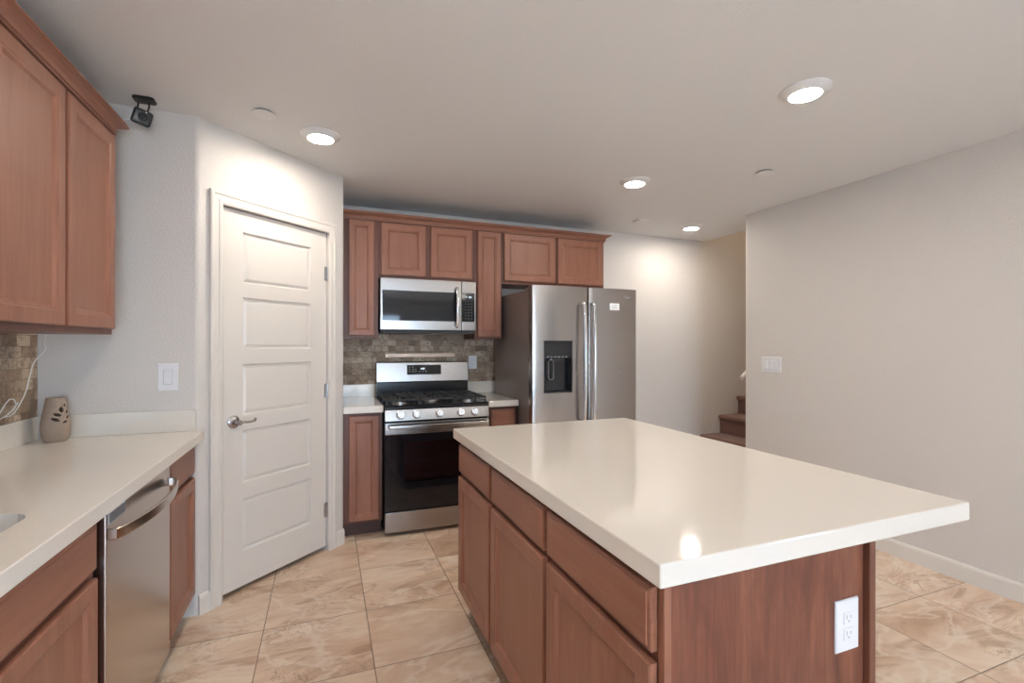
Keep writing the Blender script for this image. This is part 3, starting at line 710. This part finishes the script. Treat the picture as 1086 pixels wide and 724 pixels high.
st = mk('sticker', box(B(), 2.046, 2.132, FF-.0006, FF+.004, 1.610, 1.662), M_PLATE, dr); tag(st, 'white sticker with grey print')
t = B()
for k in range(3): box(t, 2.060, 2.118-.012*(k % 2), FF-.0012, FF-.0007, 1.622+k*.011, 1.627+k*.011)
mk('print_lines', t, M_GREYP, st)
t = B(); lx, lz = 2.200, 1.716
sweep(t, [(lx+.022*math.cos(a)+.004, FF+.0025, lz+.009*math.sin(a)) for a in [math.radians(205+17*i) for i in range(13)]], circ(.0016, 6), up=(0, 1, 0))
sweep(t, [(lx-.026+.007*k, FF+.002, lz+.004+.0035*(k % 2)) for k in range(5)], circ(.0014, 6), up=(0, 1, 0))
mk('logo_badge', t, M_GREYP, dr)

# ------------------------------------------------------------------ switches and outlets
def plate(name, label, cat, c, ax, n, w_, h_, kind):
    ax = Vector(ax); n = Vector(n); c = Vector(c); th = thing(name, c, label, cat)
    O = c - ax*w_/2 - Vector((0, 0, h_/2)) + n*.0004
    pl = mk('cover_plate', loft(B(), O, ax, n, w_, h_, [(0, 0), (0, .0035), (.003, .006)]), M_PLATE, th)
    def q(a, b, d): return c + ax*a + Vector((0, 0, b)) + n*d
    def pbox(bm, a0, a1, b0, b1, d0, d1):
        vs = [q(a, 0, d) for a, d in ((a0, d0), (a1, d0), (a1, d1), (a0, d1))]; return prism(bm, [(v.x, v.y) for v in vs], c.z+b0, c.z+b1)
    if kind == 'outlet':
        for s in (-1, 1):
            zc = s*.0195*h_/.125
            r = mk('receptacle', pbox(B(), -.016, .016, zc-.014, zc+.014, .0065, .0085), M_PLATE, pl)
            t = B(); pbox(t, -.0085, -.0060, zc-.002, zc+.008, .0086, .0090); pbox(t, .0055, .0080, zc-.001, zc+.007, .0086, .0090); pbox(t, -.0025, .0025, zc-.010, zc-.0055, .0086, .0090)
            mk('slots', t, M_GREYP, r)
    else:
        k_ = kind
        for i in range(k_):
            a = (i-(k_-1)/2)*.046
            r = mk('rocker', loft(B(), c + ax*(a-.0165) + Vector((0, 0, -.034)) + n*.0066, ax, n, .033, .068, [(0, 0), (0, .002), (.002, .005)]), M_PLATE, pl)
            mk('rocker_gap', loft(B(), c + ax*(a-.0185) + Vector((0, 0, -.036)) + n*.0061, ax, n, .037, .072, [(0, 0), (0, .0004)]), M_GREYP, pl)
    return th
plate('light_switch', 'white light switch plate on the end wall above the left counter', 'light switch', (-.711, END, 1.181), (1,0,0), (0,-1,0), .083, .132, 1)
plate('light_switch', 'wide white three-gang light switch plate on the right wall', 'light switch', (RIGHT, 2.865, 1.180), (0,-1,0), (-1,0,0), .182, .128, 3)
plate('power_outlet', 'white duplex power outlet on the island end panel', 'outlet', (1.178, .7885, .663), (1,0,0), (0,-1,0), .080, .124, 'outlet')
plate('power_outlet', 'white power outlet on the mosaic between the range and refrigerator', 'outlet', (1.213, BACK-.0095, 1.185), (1,0,0), (0,-1,0), .076, .118, 'outlet')

# ------------------------------------------------------------------ ceiling fittings
def downlight(x, y, label):
    th = thing('recessed_light', (x, y, CEIL-.02), label, 'ceiling light', 'round ceiling downlights')
    t = lathe(B(), [(.101, CEIL-.0005), (.101, CEIL-.004), (.094, CEIL-.009), (.068, CEIL-.0245), (.064, CEIL-.0245), (.064, CEIL-.0005)], (x, y, 0), seg=40)
    mk('trim_ring', t, plain('lamp_trim_white', (.78, .78, .78), .4) if 'lamp_trim_white' not in bpy.data.materials else bpy.data.materials['lamp_trim_white'], th, True)
    mk('lens', lathe(B(), [(0, CEIL-.020), (.0635, CEIL-.020), (.0635, CEIL-.024), (.05, CEIL-.0255), (0, CEIL-.026)], (x, y, 0), seg=40), M_LENS, th, True)
downlight(-.027, 2.768, 'lit ceiling downlight in front of the pantry door')
downlight(1.970, 1.497, 'lit ceiling downlight above the island, nearest and largest of the four')
downlight(1.976, 2.756, 'lit ceiling downlight in front of the refrigerator')
downlight(3.229, 3.611, 'lit ceiling downlight nearest the back wall and the stairs')
for x, y, l in ((-.10, .95, 'ceiling downlight above the left counter aisle, beside the camera'), (1.97, -1.2, 'added ceiling downlight behind the camera, in the middle of the room'), (-.1, -1.6, 'added ceiling downlight behind the camera, near the left wall'), (2.9, -3.2, 'added ceiling downlight by the patio door'), (.6, -3.2, 'added ceiling downlight in the rear left of the room')):  # the four rear downlights are added out of view to brighten the room
    downlight(x, y, l)
th = thing('recessed_light', (5.0, 3.6, 4.88), 'added warm ceiling downlight, unseen, high in the stairwell', 'ceiling light')  # unseen lamp added to lighten the stairwell walls
mk('lens', lathe(B(), [(0, 4.885), (.09, 4.885), (.09, 4.880), (0, 4.878)], (5.0, 3.6, 0)), plain('added_stair_lamp_lens', (.9, .9, .9), .5, emit=(1, .78, .55), es=260), th, True)
mk('trim_ring', lathe(B(), [(.12, 4.8995), (.12, 4.89), (.091, 4.88), (.091, 4.8995)], (5.0, 3.6, 0)), bpy.data.materials['lamp_trim_white'], th, True)
def disc(x, y, r, label):
    th = thing('ceiling_disc', (x, y, CEIL-.01), label, 'sprinkler cover', 'round ceiling cover plates')
    mk('cover', lathe(B(), [(0, CEIL-.006), (r-.006, CEIL-.006), (r, CEIL-.010), (r, CEIL-.012), (0, CEIL-.0125)], (x, y, 0), seg=32), M_CEILP, th, True)
    mk('collar', lathe(B(), [(0, CEIL-.0005), (r-.012, CEIL-.0005), (r-.012, CEIL-.0058), (0, CEIL-.0058)], (x, y, 0), seg=32), M_DARK, th, True)
disc(-.280, 2.599, .052, 'round white ceiling cover plate near the pantry wall')
disc(2.658, 2.294, .054, 'round white ceiling cover plate over the right side of the room')
sdt = thing('smoke_detector', (2.655, 3.60, CEIL-.02), 'small rectangular white plate on the ceiling near the back wall', 'detector')
mk('housing', box(B(), 2.600, 2.715, 3.555, 3.650, CEIL-.007, CEIL-.0005), M_CEILP, sdt); mk('face', box(B(), 2.610, 2.705, 3.565, 3.640, CEIL-.0095, CEIL-.0072), M_CEILP, sdt)

# security camera
cx, cy = -.775, 2.655
sc_ = thing('security_camera', (cx, cy, CEIL-.08), 'small black security camera hanging from the ceiling above the left cabinets', 'camera')
mk('base_plate', prism(B(), rrect(cx-.042, cx+.042, cy-.033, cy+.033, .016), CEIL-.014, CEIL-.0005, .004), M_BLACKP, sc_, True)
t = B(); sweep(t, smoothpath([(cx-.022, cy, CEIL-.016), (cx-.024, cy-.002, CEIL-.035), (cx-.030, cy-.002, CEIL-.062)], 5), circ(.004, 8), up=(0, 1, 0)); sweep(t, smoothpath([(cx+.016, cy, CEIL-.016), (cx+.018, cy-.002, CEIL-.035), (cx+.012, cy-.002, CEIL-.062)], 5), circ(.004, 8), up=(0, 1, 0))
mk('bracket', t, M_BLACKP, sc_, True)
t = B(); bc = Vector((cx-.008, cy-.005, CEIL-.090)); rot = Matrix.Rotation(math.radians(22), 4, 'Z') @ Matrix.Rotation(math.radians(14), 4, 'X') @ Matrix.Rotation(math.radians(13), 4, 'Y')
box(t, -.037, .037, -.022, .022, -.034, .034, .012, 4)
for v in t.verts: v.co = bc + rot @ v.co
hb_ = mk('camera_body', t, M_BLACKP, sc_, True)
t = B(); lathe(t, [(0, 0), (.019, 0), (.019, .003), (.015, .004), (.013, .002), (0, .002)], (0, -.0222, 0), (0, -1, 0), 24)
for v in t.verts: v.co = bc + rot @ v.co
mk('lens', t, M_BLACK, hb_, True)
t = B(); lathe(t, [(0, 0), (.003, 0), (.003, .001), (0, .001)], (.008, -.0222, .025), (0, -1, 0), 10)
for v in t.verts: v.co = bc + rot @ v.co
mk('status_light', t, M_PLATE, hb_, True)
M_CORD = plain('white_cord', (.82, .80, .77), .45)
t = B(); sweep(t, smoothpath([bc + Vector((-.03, .026, .0)), (cx-.07, cy+.05, CEIL-.085), (cx-.12, cy+.03, CEIL-.105), (cx-.19, cy-.01, CEIL-.128), (cx-.25, cy-.08, CEIL-.135)]), circ(.0019, 6), up=(0, 0, 1))
mk('power_cord', t, M_CORD, sc_, True)

# loose cord hanging from the cabinet over the vase
t = B(); cz = 1.027
main = [(-1.085, 2.56, 1.381), (-1.09, 2.56, 1.34), (-1.088, 2.562, 1.315), (-1.125, 2.566, 1.265), (-1.14, 2.57, 1.21), (-1.152, 2.57, 1.15), (-1.165, 2.57, 1.11),
        (-1.185, 2.55, 1.055), (-1.193, 2.50, cz+.02), (-1.195, 2.44, cz+.004), (-1.196, 2.36, cz-.002), (-1.196, 2.2, cz-.006)]
sweep(t, smoothpath(main), circ(.0022, 6))
loop = [(-1.186, 2.575, 1.09), (-1.186, 2.56, 1.112), (-1.187, 2.53, 1.115), (-1.19, 2.50, 1.09), (-1.194, 2.47, 1.055), (-1.195, 2.43, cz+.006), (-1.196, 2.38, cz-.002), (-1.195, 2.43, cz+.012), (-1.193, 2.49, 1.045), (-1.186, 2.55, 1.07), (-1.180, 2.575, 1.10)]
sweep(t, smoothpath(loop), circ(.0022, 6))
tag(mk('loose_cord', t, M_CORD, None, True), 'thin white cord hanging from the left wall cabinet, looped on the backsplash ledge', 'cord')

# vase with leaf cut-outs
vx, vy, vz = -1.100, 2.672, .9155
prof = [(0, 0), (.036, 0), (.042, .006), (.0475, .025), (.050, .045), (.049, .07), (.044, .10), (.037, .135), (.0315, .160), (.0300, .163), (.0275, .160), (.033, .135), (.040, .10), (.045, .07), (.046, .045), (.043, .025), (.036, .008), (0, .006)]
vs = mk('vase', lathe(B(), [(r*1.0, h*1.17) for r, h in prof], (vx, vy, vz), seg=64), M_STONE, None, True, base=True)
tag(vs, 'speckled beige stoneware vase with leaf-shaped cut-outs on the left counter', 'vase')
dv = Vector((math.cos(math.radians(-36)), math.sin(math.radians(-36)), 0)); dsd = Vector((-dv.y, dv.x, 0))
def leafcut(a, z, ln, wd, ang):
    pts2 = []
    for k in range(12):
        t_ = 2*math.pi*k/12; x = ln/2*math.cos(t_); y = wd/2*math.sin(t_)*(1-.35*abs(math.cos(t_)))
        ca, sa = math.cos(ang), math.sin(ang); pts2.append((x*ca-y*sa, x*sa+y*ca))
    t = B(); C0 = Vector((vx, vy, vz+z)) ; r0 = .01; r1 = .07
    lo = [t.verts.new(C0 + dv*r0 + dsd*(a+p[0]) + Vector((0, 0, p[1]))) for p in pts2]; hi = [t.verts.new(C0 + dv*r1 + dsd*(a+p[0]) + Vector((0, 0, p[1]))) for p in pts2]
    n = 12; t.faces.new(lo[::-1]); t.faces.new(hi)
    for k in range(n): t.faces.new((lo[k], lo[(k+1) % n], hi[(k+1) % n], hi[k]))
    bmesh.ops.recalc_face_normals(t, faces=t.faces); return t
for a, z, ln, wd, ang in ((.013, .158, .017, .009, 1.5), (-.002, .139, .026, .019, 1.57), (.019, .128, .018, .010, 1.2), (-.017, .119, .026, .015, -.5), (.021, .105, .021, .012, .65), (-.023, .098, .027, .015, -.5), (.007, .086, .021, .010, .35)):
    cut(vs, leafcut(a, z, ln, wd, ang))

# ------------------------------------------------------------------ stairs
stc = thing('staircase', (4.6, 3.6, 0), 'brown carpeted stairs rising to the right behind the right wall', 'stairs')
for k in range(9):
    zt = .175+.2*k; xn = 3.51+.2617*k if k != 0 else 3.510
    rx = xn + .025; t = B()
    nose = [(xn+.020+.020*math.cos(math.radians(a)), zt-.024+.024*math.sin(math.radians(a))) for a in range(90, 271, 20)]
    x_end = 3.51+.2617*(k+1)+.025 if k < 8 else 6.26
    poly = [(x_end-.0005, zt)] + nose + [(rx, zt-.048), (rx, max(0, zt-.2)+.0005), (x_end-.0005, max(0, zt-.2)+.0005)]
    prism(t, poly, 3.135, BACK-.002, axis='y'); mk('step', t, M_CARPET, stc, True)
    if k: mk('stringer_fill', box(B(), rx, x_end-.001, 3.14, BACK-.01, 0.001, max(.002, zt-.2)), M_TRIM, stc)
hr = thing('handrail', (3.6, 3.19, 1.1), 'white handrail end just behind the corner of the right wall', 'handrail')
t = B(); sweep(t, smoothpath([(3.55, 3.140, 1.128), (3.546, 3.175, 1.130), (3.55, 3.20, 1.134), (3.57, 3.21, 1.150), (5.3, 3.21, 2.47)], 6), circ(.019, 12, .024)); mk('rail', t, M_TRIM, hr, True)
for x in (3.8, 4.9): mk('bracket', sweep(B(), [(x, 3.135, 1.10+(x-3.5)*.76), (x, 3.195, 1.11+(x-3.5)*.76)], circ(.006, 8)), M_NICKEL, hr)

for o in list(COL.objects):
    if o.type == 'MESH' and any(p.use_smooth for p in o.data.polygons):
        md = o.modifiers.new('weighted_normals', 'WEIGHTED_NORMAL'); md.keep_sharp = True
